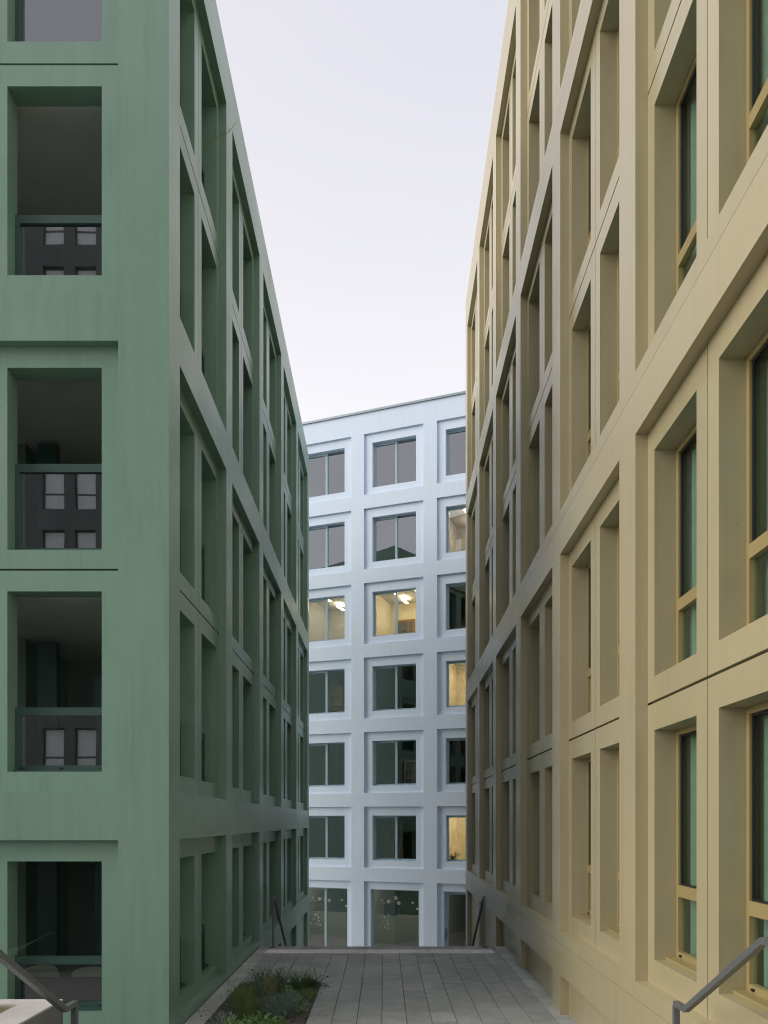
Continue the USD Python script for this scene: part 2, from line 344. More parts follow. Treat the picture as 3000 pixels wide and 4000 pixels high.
def double_bay(bld, fr, ub, W, zg, scale, floors, mar, ww, mat, fmat, gmat, style, guard, gap=0.014, zlim=None, detail=True, only=None, PD=0.42):
    """a recess of one bay: two cast panels per storey, each around one window"""
    mid = ub + W / 2
    zs = [zg] + [f[3] for f in floors]            # storey boundaries
    gs = 0.025
    strips = [fr.box(mid - 0.03, mid + 0.03, zs[0] + .01, zs[-1] - .01, D1 + 0.045, D1 + 0.30)]
    for i, (o0, o1, gh, ztop) in enumerate(floors):
        za = zs[i] + (gs / 2 if i else -0.02); zb = ztop - (gs / 2 if i < len(floors) - 1 else -0.02)
        if i:
            strips.append(fr.box(ub - 0.02, ub + W + 0.02, zs[i] - 0.05, zs[i] + 0.05, D1 + 0.05, D1 + 0.30))
        for k, (pa, pb, wa) in enumerate(((ub - 0.02, mid - gap / 2, ub + mar), (mid + gap / 2, ub + W + 0.02, ub + W - mar - ww))):
            part('facade_panel', fr.slab(rect_ring(pa, pb, za, zb, [(wa, o0, wa + ww, o1)]), D1, D1 + PD), mat, bld)
            if only is None or only(ub, i, k):
                window(bld, fr, wa, wa + ww, o0, o1, style, fmat, gmat, gh if not callable(guard) else guard(ub, i, k, gh), detail)
    # strips stay clear of the window openings
    part('joint_seal', cat(strips), seal, bld)

# ------------------------------------------------------------------ green building
A = 2.70
GY0, GPITCH, GW, GCOL = 9.67, 3.54, 3.02, 0.52
GY1 = GY0 + GCOL + 5 * GPITCH - 0.0
gb = thing('green_building', 'dark green cast concrete apartment block with open loggias at the left of the alley', 'building')
frS = Frame((-A, 0), (0, 1), (1, 0))                 # alley side, u = y
frF = Frame((0, GY0), (1, 0), (0, -1))               # front towards the camera, u = x
def ggroups():
    return [  # (bottom, top, floors (open bottom, open top, guard, storey top))
        (0.11, 2.49, [(0.28, 2.217, 0.69, 2.49)]),
        (3.10, 8.78, [(3.36, 5.66, 0.85, 5.935), (6.19, 8.51, 1.19, 8.78)]),
        (9.42, 15.08, [(9.69, 12.10, 0.93, 12.38), (12.67, 14.83, 1.05, 15.08)]),
    ]
GTOP = 15.95
bays = [GY0 + GCOL + k * GPITCH for k in range(5)]
rec = [(b, g[0], b + GW, g[1]) for b in bays for g in ggroups()]
rec += [(b, -3.4, b + GW, -0.46) for b in bays]
wall_pieces(gb, frS, (GY0, GY1, -3.5, GTOP), rec, [], green)
for b in bays:
    for gi, (z0, z1, fl) in enumerate(ggroups()):
        double_bay(gb, frS, b, GW, z0, 1, fl, 0.20, 1.09, green, green_metal, g_green, 'guard', 0, detail=(b < 14), PD=0.272)
    part('facade_panel', frS.slab(sbox(b - 0.02, -3.45, b + GW + 0.02, -0.44), D1, D1 + 0.3), green, gb)
# front
FX = [-A - 0.64 - 3.40 - k * 4.04 for k in range(2)]
recF = [(b, g[0], b + 3.40, g[1]) for b in FX for g in ggroups()]
wall_pieces(gb, frF, (-11.45, -A - 0.125, -3.5, GTOP), recF, [], green)
for b in FX:
    for gi, (z0, z1, fl) in enumerate(ggroups()):
        double_bay(gb, frF, b, 3.40, z0, 1, fl, 0.25, 1.205, green, green_metal, g_green, 'guard', 0, detail=(b > -7), PD=0.272)
# body: floors, inner walls, roof and the faces that look away
GB = (-11.45, -A - 0.13, GY0 + 0.13, GY1)
for z in (0.0, 2.80, 5.96, 9.10, 12.40, 15.40):
    part('floor_slab', bx(GB[0], -A - D1 - 0.28, GY0 + D1 + 0.28, GB[3] - 0.2, z - (0.44 if z == 15.40 else 0.3), z + (0.08 if z else 0.02)), soffit, gb)
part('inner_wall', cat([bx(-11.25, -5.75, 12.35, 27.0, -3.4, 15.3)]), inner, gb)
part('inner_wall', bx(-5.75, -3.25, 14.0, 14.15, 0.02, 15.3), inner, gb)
part('wall', bx(-11.75, -11.45, GY0 + 0.13, GY1, -3.5, GTOP), green, gb)
part('wall', bx(-11.45, -A - 0.126, GY1 - 0.3, GY1 - 0.001, -3.5, GTOP), green, gb)
part('roof', bx(-11.45, -A - 0.126, GY0 + 0.126, GY1 - 0.3, 15.5, 15.7), roofm, gb)
part('coping', cat([bx(-A - 0.34, -A - 0.004, GY0 + 0.3, GY1, GTOP, GTOP + 0.02), bx(-11.45, -A - 0.004, GY0 + 0.004, GY0 + 0.30, GTOP, GTOP + 0.02)]), green_metal, gb)
# glazed loggia doors on the inner wall behind the front openings
for zf in (0.02, 2.88, 6.04, 9.18, 12.48):
    x0, x1, z1 = -4.62, -3.7, zf + 2.15
    fD = Frame((0, 12.35), (1, 0), (0, -1))
    dmesh = fD.slab(rect_ring(x0, x1, zf + .01, z1, [(x0 + 0.12, zf + 0.12, x1 - 0.10, z1 - 0.11)]), -0.06, -0.002)
    d = part('loggia_door', dmesh, green_metal, gb)
    part('pane', fD.box(x0 + 0.11, x1 - 0.09, zf + 0.11, z1 - 0.10, -0.035, -0.025), g_green, d)
    part('loggia_post', bx(-5.5, -5.2, 12.22, 12.345, zf + .01, zf + 2.7), green_metal, gb)

# ------------------------------------------------------------------ ochre building
B = 2.364
YAW = math.atan(35 / 3000)
ot = (math.sin(YAW), math.cos(YAW)); on = (-math.cos(YAW), math.sin(YAW))
ob = thing('ochre_building', 'yellow ochre cast concrete building with deep paired windows at the right of the alley', 'building')
frO = Frame((B * math.cos(YAW), -B * math.sin(YAW)), ot, on)
S = 0.9456
OP, OW, OC = 3.347, 2.818, 0.529
ofar = [7.50 + OP * k for k in range(-2, 6)]
OBAYS = [f - OW for f in ofar]
U0, U1 = OBAYS[0] - OC, ofar[-1] + OC
OTOP = 16.69 + EYE
def ogroup(zg):
    return (zg, zg + 5.32, [(zg + 0.24, zg + 0.24 + 2.18, 0.66, zg + 2.69), (zg + 2.93, zg + 5.08, 0.66, zg + 5.32)])
OG = [ogroup(-1.557 + EYE), ogroup(4.373 + EYE), ogroup(10.30 + EYE)]
OLOW = 0.565
rec = [(b, g[0], b + OW, g[1]) for b in OBAYS for g in OG] + [(b, -3.4, b + OW, OLOW) for b in OBAYS]
oseams = [OG[0][0] - 0.17, OG[1][0] - 0.17, OG[2][0] - 0.17]
wall_pieces(ob, frO, (U0, U1, -3.5, OTOP), rec, oseams, ochre)
for b in OBAYS:
    near = b > 0.5 and b < 9
    for gi, (z0, z1, fl) in enumerate(OG):
        double_bay(ob, frO, b, OW, z0, 1, fl, 0.185, 1.01, ochre, ochre_metal, g_ochre, 'tall', 0, gap=0.013, detail=near)
    part('facade_panel', frO.slab(sbox(b - 0.02, -3.45, b + OW + 0.02, OLOW + 0.02), D1, D1 + 0.3), ochre, ob)
ov = lambda u0, u1, z0, z1, d0, d1: frO.box(u0, u1, z0, z1, d0, d1)
for g in OG:
    for z in (g[0] - 0.1, g[0] + 2.69):
        part('floor_slab', ov(U0 + 0.2, U1 - 0.2, z - 0.25, z + 0.22, D1 + 0.42 + 0.002, 9.6), soffit, ob)
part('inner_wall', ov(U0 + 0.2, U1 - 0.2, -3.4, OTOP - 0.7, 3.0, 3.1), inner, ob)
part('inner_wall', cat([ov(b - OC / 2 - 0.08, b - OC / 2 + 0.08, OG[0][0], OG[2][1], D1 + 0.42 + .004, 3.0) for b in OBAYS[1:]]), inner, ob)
part('roof', ov(U0 + 0.2, U1 - 0.2, OTOP - 0.6, OTOP - 0.35, 0.126, 9.7), roofm, ob)
part('wall', cat([ov(U0, U0 + 0.2, -3.5, OTOP, 0.126, 9.7), ov(U1 - 0.2, U1, -3.5, OTOP, 0.126, 9.7), ov(U0, U1, -3.5, OTOP, 9.7, 10.0)]), ochre, ob)
part('coping', ov(U0, U1, OTOP, OTOP + 0.02, 0.004, 0.34), ochre_metal, ob)
rng = np.random.default_rng(3)
for bi, b in enumerate(OBAYS):
    if not (0.5 < b < 9):
        continue
    for gi, (z0, z1, fl) in enumerate(OG):
        for (o0, o1, gh, zt) in fl:
            for wa in (b + 0.185, b + OW - 0.185 - 1.01):
                n = 60
                us = np.linspace(wa + 0.012, wa + 0.998, n); ph = rng.uniform(0, 6.28)
                dd = D1 + 0.325 + 0.016 * np.sin(us * 2 * math.pi / 0.16 + ph) + 0.008 * np.sin(us * 19 + ph)
                v = np.array([[u, z, d] for z in (o0 + 0.01, o1 - 0.01) for u, d in zip(us, dd)])
                f = np.array([[i, i + 1, n + i + 1] for i in range(n - 1)] + [[i, n + i + 1, n + i] for i in range(n - 1)])
                part('curtain', frO.put((v, f)), curtain_m, ob, smooth=True)

# ------------------------------------------------------------------ pale blue building
TH = math.radians(19.94)
bb = thing('blue_building', 'pale blue office building with two-light windows closing the far end of the alley', 'building')
bt = (math.cos(TH), -math.sin(TH)); bn = (-math.sin(TH), -math.cos(TH))
frB = Frame((-0.81, 31.96), bt, bn)
BP, BW, BF0 = 3.15, 2.58, 3.10
KS = list(range(-3, 4))
BTOP = 16.97 + EYE
RT = [16.1 + EYE - BF0 * k for k in range(7)]
bu0, bu1 = KS[0] * BP - 0.57, KS[-1] * BP + BW + 0.57
rec = []
for k in KS:
    for r in range(6):
        rec.append((k * BP, RT[r] - 2.53, k * BP + BW, RT[r]))
    rec.append((k * BP, -3.3, k * BP + BW, RT[6]))
D1_keep = D1
D1 = 0.095
poly = sbox(bu0, -3.4, bu1, BTOP).difference(unary_union([sbox(*r) for r in rec]))
part('wall', frB.slab(poly, 0, 0.1), blue, bb)
part('coping', frB.box(bu0 - .05, bu1 + .05, BTOP + 0.001, BTOP + 0.085, -0.06, 0.5), sheet, bb)
rng = random.Random(5)
for k in KS:
    ub = k * BP
    for r in range(6):
        zt = RT[r]; zb = zt - 2.53
        o = (ub + 0.34, zb + 0.30, ub + BW - 0.34, zt - 0.37)
        part('facade_panel', frB.slab(rect_ring(ub - .015, ub + BW + .015, zb - .015, zt + .015, [(o[0], o[1], o[2], o[3])]), D1, D1 + 0.36), blue, bb)
        window(bb, frB, o[0], o[2], o[1], o[3], 'office', blue_metal, g_blue)
    zt = RT[6]
    o = (ub + 0.25, -3.19, ub + BW - 0.22, zt - 0.33)
    part('facade_panel', frB.slab(sbox(ub - .015, -3.3, ub + BW + .015, zt + .015).difference(sbox(o[0], -3.4, o[2], o[3])), D1, D1 + 0.36), blue, bb)
    f0 = D1 + 0.2
    if k == -1:                                   # two tall lights
        um = (o[0] + o[2]) / 2 - 0.02
        holes = [(o[0] + .04, -3.1, um - .045, o[3] - .07), (um + .045, -3.1, o[2] - .03, o[3] - .05)]
    elif k == 1:                                  # a glazed door
        holes = [(o[0] + .15, -3.08, o[2] - .15, o[3] - .12)]
    else:
        holes = [(o[0] + .08, -3.1, o[2] - .02, o[3] - .03)]
    w = part('window' if k != 1 else 'door', frB.slab(rect_ring(o[0], o[2], -3.19, o[3], holes), f0 - .03, f0 + .06), blue_metal, bb)
    for h in holes:
        part('pane', frB.box(h[0] - .015, h[2] + .015, h[1] - .015, h[3] + .015, f0 + .015, f0 + .027), g_blue, w)
    if k == 1:
        part('handle', frB.box(o[0] + .06, o[0] + .09, -2.05, -1.6, f0 - .09, f0 - .03), grey_metal, w)
    # frosted film dots stuck on the ground floor panes
    if k in (-1, 0):
        dots = [(.18, .76, .055), (.24, .69, .035), (.10, .71, .05), (.34, .73, .09), (.50, .82, .09), (.56, .70, .085), (.86, .72, .05), (.96, .58, .06), (.25, .33, .055), (.31, .26, .045), (.21, .22, .035), (.34, .40, .035), (.33, .17, .05), (.14, .10, .04), (.26, .10, .04), (.36, .08, .04), (.05, .12, .04), (.45, .745, .02), (.41, .755, .02), (.48, .72, .02)]
        vis = -1.85
        for (du, dz, rr) in dots:
            uc = o[0] + .05 + du * (o[2] - o[0] - .1); zc = vis + dz * (o[3] - vis - .05)
            if any(h[0] + rr < uc < h[2] - rr for h in holes):
                hexa = Polygon([(uc + rr * math.cos(a * math.pi / 3 + .3), zc + rr * math.sin(a * math.pi / 3 + .3)) for a in range(6)])
                part('window_film', frB.slab(hexa, f0 + .010, f0 + .013), decal_m, w)
        st = [frB.box(o[0] + .05 + .31 * (o[2] - o[0]) - .006, o[0] + .05 + .31 * (o[2] - o[0]) + .006, vis, vis + .75, f0 + .010, f0 + .013)]
        part('window_film', cat(st), decal_m, w)
D1 = D1_keep
# rooms: slabs, partitions and a back wall; a few rooms are lit
LIT = {(-1, 2): office, (0, 2): office_yellow, (1, 1): office, (1, 3): office_yellow, (1, 5): office_yellow}
zfl = [RT[r] - 2.53 - 0.285 for r in range(6)]
DIN, DBK = 0.46, 5.2
for z in zfl + [BTOP - 0.55]:
    part('floor_slab', frB.box(bu0 + .1, bu1 - .1, z - 0.14, z + 0.14, DIN, 9.0), office, bb)
for k in KS + [KS[-1] + 1]:
    uc = k * BP - 0.285
    part('inner_wall', frB.box(uc - 0.08, uc + 0.08, -3.19, BTOP - .7, DIN, DBK), office, bb)
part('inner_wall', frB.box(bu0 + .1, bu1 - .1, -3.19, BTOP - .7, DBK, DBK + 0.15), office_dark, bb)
for (k, r), wm in LIT.items():
    u0_, u1_ = k * BP - 0.2, k * BP + BW + 0.2
    zl = zfl[r] + 0.142; zh = (zfl[r - 1] if r else BTOP - .55) - 0.142
    part('room_lining', frB.box(u0_, u1_, zl, zh, 3.9, 3.95), wm, bb)
    part('room_lining', cat([frB.box(u0_ - .002, u0_ + .02, zl, zh, DIN + .02, 3.9), frB.box(u1_ - .02, u1_ + .002, zl, zh, DIN + .02, 3.9)]), wm, bb)
    for (lu, ld) in ((1.0, 1.5), (2.0, 1.5), (1.0, 3.0), (2.0, 3.0)):
        part('ceiling_light', frB.box(u0_ + lu - .05, u0_ + lu + .05, zh - 0.19, zh - 0.16, ld - .35, ld + .35), lamp_m, bb)
    if (k, r) in ((0, 2), (1, 3)):
        ds = .25 if k == 0 else .7
        fr_ = part('room_door', frB.slab(rect_ring(u0_ + ds, u0_ + ds + .95, zl, zl + 2.05, [(u0_ + ds + .09, zl + .1, u0_ + ds + .56, zl + 1.95), (u0_ + ds + .65, zl + .1, u0_ + ds + .86, zl + 1.95)]), 3.84, 3.895), wood, bb)
        part('pane', frB.box(u0_ + ds + .08, u0_ + ds + .87, zl + .09, zl + 1.96, 3.87, 3.88), grey_metal if k == 0 else wood, fr_)
for k in (-1, 0, 1):
    for lu in (.5, 1.7):
        part('ceiling_light', frB.box(k * BP + lu - .08, k * BP + lu + .08, zfl[5] - .175, zfl[5] - .146, .9, 1.6), lamp_d, bb)
# pale counter wall and dark noticeboard in the ground floor room
part('inner_wall', frB.box(-BP - .2, BW + .25, -3.19, -1.35, 1.9, 2.0), office, bb)
part('noticeboard', frB.box(0.22, 0.75, -1.38, -0.84, 1.84, 1.88), black, bb)
part('wall', cat([frB.box(bu0, bu0 + .1, -3.4, BTOP, 0.101, 9.2), frB.box(bu1 - .1, bu1, -3.4, BTOP, 0.101, 9.2), frB.box(bu0, bu1, -3.4, BTOP, 9.0, 9.2)]), blue, bb)
part('roof', frB.box(bu0, bu1, BTOP - 0.3, BTOP - 0.1, 0.101, 9.0), roofm, bb)

# ------------------------------------------------------------------ grey building behind the camera (seen in the loggia glass)
rb = thing('apartment_building', 'dark grey apartment building that shows only as a reflection in the loggia glass', 'building')
frR = Frame((0, -16.0), (1, 0), (0, 1))
RB = [-33 + 3.4 * k for k in range(8)]
RZ = list(np.arange(1.9, 34.0, 3.1))
rrec = [(b + o, z, b + o + 1.0, z + 2.1) for b in RB for o in (0.0, 1.5) for z in RZ]
part('wall', frR.slab(sbox(-33.6, -3.4, -6.0, 37.5).difference(unary_union([sbox(*r) for r in rrec])), 0, 0.3), greyw, rb)
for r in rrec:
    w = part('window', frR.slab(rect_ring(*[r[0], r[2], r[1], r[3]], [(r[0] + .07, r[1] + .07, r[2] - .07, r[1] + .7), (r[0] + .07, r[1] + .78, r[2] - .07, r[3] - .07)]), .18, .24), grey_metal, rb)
    part('pane', frR.box(r[0] + .06, r[2] - .06, r[1] + .06, r[3] - .06, .2, .21), g_sky, w)
part('wall', cat([bx(-33.6, -33.3, -27, -16.31, -3.4, 37.5), bx(-6.3, -6.0, -27, -16.31, -3.4, 37.5), bx(-33.3, -6.3, -27, -26.7, -3.4, 37.5)]), greyw, rb)
part('roof', bx(-33.3, -6.3, -26.7, -16.31, 37.0, 37.3), greyw, rb)

# ------------------------------------------------------------------ ground, terrace, steps
YE = 16.75        # far edge of the terrace, where the steps go down
part_ground = part('ground', bx(-400, 400, -400, 400, -3.6, -3.2), asphalt)
tag(part_ground, kind='structure')
tr = part('terrace', cat([bx(-2.69, 2.9, -1.0, YE - 0.005, -3.19, -0.06), bx(-40, -2.69, -40, GY0 + 0.1, -3.19, -0.06)]), grey_c)
tag(tr, kind='structure')
up = part('upper_terrace', cat([bx(-2.42, 2.25, -30, 4.40, -0.055, 1.14)]), grey_c)
tag(up, kind='structure')
st = setting('steps')
for i in range(6):
    part('step', cbox(-2.42, 2.25, 4.402 + 0.3 * i, 4.40 + 0.3 * (i + 1), -0.054, 1.14 - 0.163 * (i + 1)), grey_c, st)
st2 = setting('lower_steps')
for i in range(18):
    part('step', cbox(-2.69, 2.55, YE + 0.262 * i + .002, YE + 0.262 * (i + 1), -3.19, -0.178 * (i + 1), 0.008), grey_c, st2)

pv = setting('pavement')
def ox(y):            # ochre face at depth y
    return B / math.cos(YAW) + math.tan(YAW) * y
XJ = [-0.02 + 0.342 * k for k in range(-8, 9)]
XJ[0] = -2.69
rng = random.Random(11)
G = 0.0035
def lay(x0, x1, y0, y1, mat):
    h = rng.uniform(-0.0018, 0.0018)
    part('paving_slab', cbox(x0 + G, x1 - G, y0 + G * .35, y1 - G * .35, -0.056, h, 0.003), mat, pv)
for i in range(len(XJ) - 1):
    xa, xb = XJ[i], XJ[i + 1]
    if xa > 2.35:
        break
    off = 0.27 if i % 2 else 0.0
    ys = [15.87]
    y = 15.87 - (0.27 if i % 2 else 0.54)
    while y > 9.0:
        ys.append(y); y -= 0.54
    ys.append(8.8)
    edge = (i == 0) or xb > 2.35
    for a, b in zip(ys[1:], ys[:-1]):
        if -2.45 < xa < -1.1 and a < 13.03:
            if b > 13.05:
                lay(xa, xb, 13.03, b, slab_grey)
            continue
        lay(xa, xb, a, b, slab_light if i == 0 else slab_grey)
    if i:
        part('paving_slab', cbox(xa + G, min(xb, 2.40) - G, 16.332, YE - 0.004, -0.056, 0.0, 0.006), slab_grey, pv)
    else:
        part('paving_slab', cbox(-2.69 + G, -2.475, 15.873, 16.328, -0.056, 0.0, 0.005), slab_light, pv)
        part('paving_slab', cbox(-2.69 + G, xb - G, 16.332, YE - 0.004, -0.056, 0.0, 0.006), slab_grey, pv)
# light narrow slabs against the ochre wall
XE = XJ[15]
y = 15.87
while y > 9.0:
    lay(2.374, 2.80, y - 0.54, y, slab_light); y -= 0.54
part('paving_slab', cbox(2.31, 2.80, 15.873, 16.328, -0.056, 0.0, 0.005), slab_grey, pv)
part('paving_slab', cbox(2.406, 2.80, 16.332, YE - 0.004, -0.056, 0.0, 0.006), slab_light, pv)
for k in range(7):
    x0 = -2.47 + 0.682 * k
    ms = [cbox(x0 + .002, x0 + 0.679, 15.874, 16.327, -0.056, 0.0025, 0.004)]
    for j in range(15):
        xr = x0 + 0.03 + j * 0.0435
        ms.append(cbox(xr, xr + 0.022, 15.885, 16.315, 0.002, 0.0075, 0.004))
    part('tactile_slab', cat(ms), slab_pink, pv)

# ------------------------------------------------------------------ planting bed
bed = setting('planting_bed')
n = 60
gx, gy = np.meshgrid(np.linspace(-2.405, -1.052, n), np.linspace(8.8, 13.02, 2 * n))
P = np.stack([gx, gy, np.zeros_like(gx)], -1)
gz = -0.035 + 0.05 * meshkit.fbm(P * 3.0, 4, 2) + 0.02 * meshkit.noise(P * 14.0, 5)
gz[:, 0] = gz[:, -1] = -0.03; gz[0] = gz[-1] = -0.03
v = np.stack([gx, gy, gz], -1).reshape(-1, 3)
idx = np.arange(len(v)).reshape(2 * n, n)
f = np.vstack([np.stack([idx[:-1, :-1].ravel(), idx[:-1, 1:].ravel(), idx[1:, 1:].ravel()], 1), np.stack([idx[:-1, :-1].ravel(), idx[1:, 1:].ravel(), idx[1:, :-1].ravel()], 1)])
part('soil', (v, f), soil_m, bed, smooth=True)
def soil_z(x, y):
    i = int(np.clip((y - 8.8) / 4.22 * (2 * n - 1), 0, 2 * n - 1)); j = int(np.clip((x + 2.405) / 1.353 * (n - 1), 0, n - 1))
    return gz[i, j]
rng = np.random.default_rng(21)
ico = trimesh.creation.icosphere(0)
ms = []
for i in range(3600):
    x, y = rng.uniform(-2.39, -1.06), rng.uniform(9.6, 13.0)
    r = rng.uniform(0.007, 0.017) * (1.5 if rng.random() < 0.06 else 1)
    vv = ico.vertices * r * rng.uniform(0.6, 1.2, 3) * [1, 1, 0.6]
    c, s = math.cos(i), math.sin(i)
    vv = vv @ np.array([[c, -s, 0], [s, c, 0], [0, 0, 1]])
    ms.append((vv + [x, y, soil_z(x, y) + r * 0.25], ico.faces))
gv = part('gravel', cat(ms), stone_m)
tag(gv, 'brown mulch and small stones covering the planting bed soil', 'gravel', kind='stuff')
ms = []
for i in range(60):
    y = rng.uniform(9.8, 13.4); x = rng.choice([-2.43 - abs(rng.normal(0, .07)), -2.55 + rng.normal(0, .07)]) if i < 46 else -1.0 + abs(rng.normal(0, .1))
    x = max(x, -2.67)
    r = rng.uniform(0.006, 0.016)
    ms.append((ico.vertices * r * rng.uniform(.6, 1.2, 3) * [1, 1, .55] + [x, y, r * .4], ico.faces))
cr = part('soil_crumbs', cat(ms), soil_m)
tag(cr, 'scattered dark crumbs of soil on the slabs around the planting bed', 'soil', kind='stuff')

# ------------------------------------------------------------------ plants
def blade(base, az, length, lean, width, rng, seg=5, droop=1.0):
    d = np.array([math.cos(az), math.sin(az), 0]); s = np.array([-d[1], d[0], 0])
    ang = lean * 0.35; p = np.array(base, float); v = []; st_ = length / seg
    for i in range(seg + 1):
        w = width * (1 - (i / seg) ** 1.6) + 0.0004
        v += [p - s * w / 2, p + s * w / 2]
        p = p + st_ * (math.sin(ang) * d + math.cos(ang) * np.array([0, 0, 1])); ang += droop * lean / seg
    f = []
    for i in range(seg):
        a = 2 * i
        f += [[a, a + 1, a + 3], [a, a + 3, a + 2]]
    return np.array(v), np.array(f)

def leaf(p, d, ln, wd, up, rng):
    d = d / (np.linalg.norm(d) + 1e-9)
    s = np.cross(d, up + rng.normal(0, .3, 3)); s /= np.linalg.norm(s) + 1e-9
    m = p + d * ln * .5 + np.array([0, 0, ln * .08])
    return np.array([p, m + s * wd / 2, p + d * ln, m - s * wd / 2]), np.array([[0, 1, 2], [0, 2, 3]])

def tuft(rng, n, h, spread, lean, w):
    ms = []
    for i in range(n):
        a = rng.uniform(0, 6.283); r = spread * math.sqrt(rng.random())
        ms.append(blade((r * math.cos(a), r * math.sin(a), -0.02), a + rng.normal(0, .5), h * rng.uniform(.45, 1.1), abs(rng.normal(lean, .35)), w * rng.uniform(.6, 1.2), rng))
    return cat(ms)

def bush(rng, stems, h, spread, leaves, ln, wd, lean=.6, flop=0.0):
    ms, tw = [], []
    for i in range(stems):
        a = rng.uniform(0, 6.283); L_ = h * rng.uniform(.5, 1.1); th = abs(rng.normal(lean, .3)); p = np.array([rng.normal(0, spread * .25), rng.normal(0, spread * .25), -.02])
        pts = [p]; d = np.array([math.cos(a) * math.sin(th), math.sin(a) * math.sin(th), math.cos(th)])
        for j in range(6):
            d = d + rng.normal(0, .12, 3) + [0, 0, -flop * .12 * j]; d /= np.linalg.norm(d)
            pts.append(pts[-1] + d * L_ / 6)
        tw.append(tube(pts, .0028, .0012, 3))
        for j in range(leaves):
            t = rng.uniform(.12, 1.0) * 6; k = min(int(t), 5); q = pts[k] + (pts[k + 1] - pts[k]) * (t - k)
            dd = (pts[k + 1] - pts[k]); dd = dd / np.linalg.norm(dd) * .7 + rng.normal(0, .75, 3)
            ms.append(leaf(q, dd, ln * rng.uniform(.6, 1.3), wd * rng.uniform(.7, 1.3), np.array([0, 0, 1.0]), rng))
    return cat(ms), cat(tw)

def plant(name, label, cat_, x, y, mesh, mat, stems=None, smat=None):
    t = thing(name, label, cat_, (x, y, soil_z(x, y)))
    part('leaves', mesh, mat, t)
    if stems is not None:
        part('stems', stems, smat or lf_dark, t)
R_ = lambda s: np.random.default_rng(s)
m, s = bush(R_(1), 60, .40, .38, 46, .028, .009, .75); plant('dark_shrub', 'dark green wispy shrub at the far left corner of the planting bed', 'shrub', -1.75, 12.62, m, lf_dark, s)
m, s = bush(R_(2), 40, .36, .25, 40, .028, .009, .8); plant('dark_shrub', 'thin dark twiggy shrub reaching out over the far edge of the bed', 'shrub', -2.0, 12.80, m, lf_dark, s)
plant('ornamental_grass', 'dark fountain of fine grass at the far right corner of the planting bed', 'grass', -1.34, 12.55, tuft(R_(3), 420, .46, .12, 1.15, .006), lf_dark)
m, s = bush(R_(4), 46, .34, .28, 50, .026, .012, 1.0, .5); plant('dark_shrub', 'low dark green shrub spilling over the right edge of the bed', 'shrub', -1.18, 12.72, m, lf_dark, s)
plant('feather_grass', 'pale arching feather grass tuft in the middle of the bed', 'grass', -1.78, 12.05, tuft(R_(5), 240, .42, .06, .55, .0045), lf_straw)
m, s = bush(R_(6), 90, .36, .20, 60, .020, .005, .6); plant('lavender', 'small grey green lavender behind the feather grass at the left edge of the bed', 'lavender', -1.98, 12.10, m, lf_grey, s)
m, s = bush(R_(7), 150, .40, .34, 70, .020, .005, .65); plant('lavender', 'large silvery blue lavender mound in the front of the bed', 'lavender', -1.42, 10.78, m, lf_grey, s)
m, s = bush(R_(8), 90, .38, .25, 60, .020, .005, .6); plant('lavender', 'upright dusky lavender just behind the large silvery mound', 'lavender', -1.46, 11.22, m, lf_grey, s)
plant('olive_grass', 'loose olive green grass along the left of the bed', 'grass', -2.0, 11.25, tuft(R_(9), 480, .40, .22, .60, .004), lf_mid)
plant('olive_grass', 'short olive grass in front of the loose olive grass', 'grass', -1.88, 10.72, tuft(R_(10), 380, .34, .20, .7, .004), lf_mid)
m, s = bush(R_(11), 60, .22, .30, 34, .034, .020, .9); plant('leafy_herb', 'bright green leafy herb at the bottom edge of the picture', 'herb', -1.62, 10.22, m, lf_light, s)
m, s = bush(R_(12), 60, .22, .28, 36, .032, .014, .8); plant('artemisia', 'pale silver leafy plant at the bottom left of the bed', 'herb', -2.12, 10.25, m, lf_pale, s)
m, s = bush(R_(13), 16, .15, .10, 16, .040, .026, .8); plant('leafy_herb', 'small broad leaved seedling at the left kerb of the bed', 'herb', -2.26, 12.05, m, lf_light, s)
m, s = bush(R_(14), 22, .16, .14, 18, .034, .020, .8); plant('leafy_herb', 'small yellow green herb on bare mulch near the right edge of the bed', 'herb', -1.20, 11.45, m, lf_light, s)
m, s = bush(R_(15), 18, .18, .10, 20, .032, .018, .6); plant('leafy_herb', 'little fresh green sprout in the gap between shrub and lavender', 'herb', -1.45, 11.85, m, lf_light, s)
m, s = bush(R_(16), 24, .16, .14, 20, .034, .018, .9); plant('leafy_herb', 'low yellowish herb at the far left of the bed', 'herb', -2.16, 12.55, m, lf_mid, s)
m, s = bush(R_(17), 16, .14, .10, 18, .030, .016, .9); plant('leafy_herb', 'tiny green herb lowest on the right edge of the bed', 'herb', -1.16, 10.95, m, lf_light, s)
plant('weed_stalk', 'single pale weed stalk leaning in the middle of the bed', 'weed', -1.72, 11.0, cat([blade((0, 0, 0), .6, .62, .25, .008, R_(18)), blade((0, 0, .2), 2.4, .3, .7, .006, R_(19)), blade((0.02, 0, .3), -1, .22, .8, .006, R_(20))]), lf_pale)

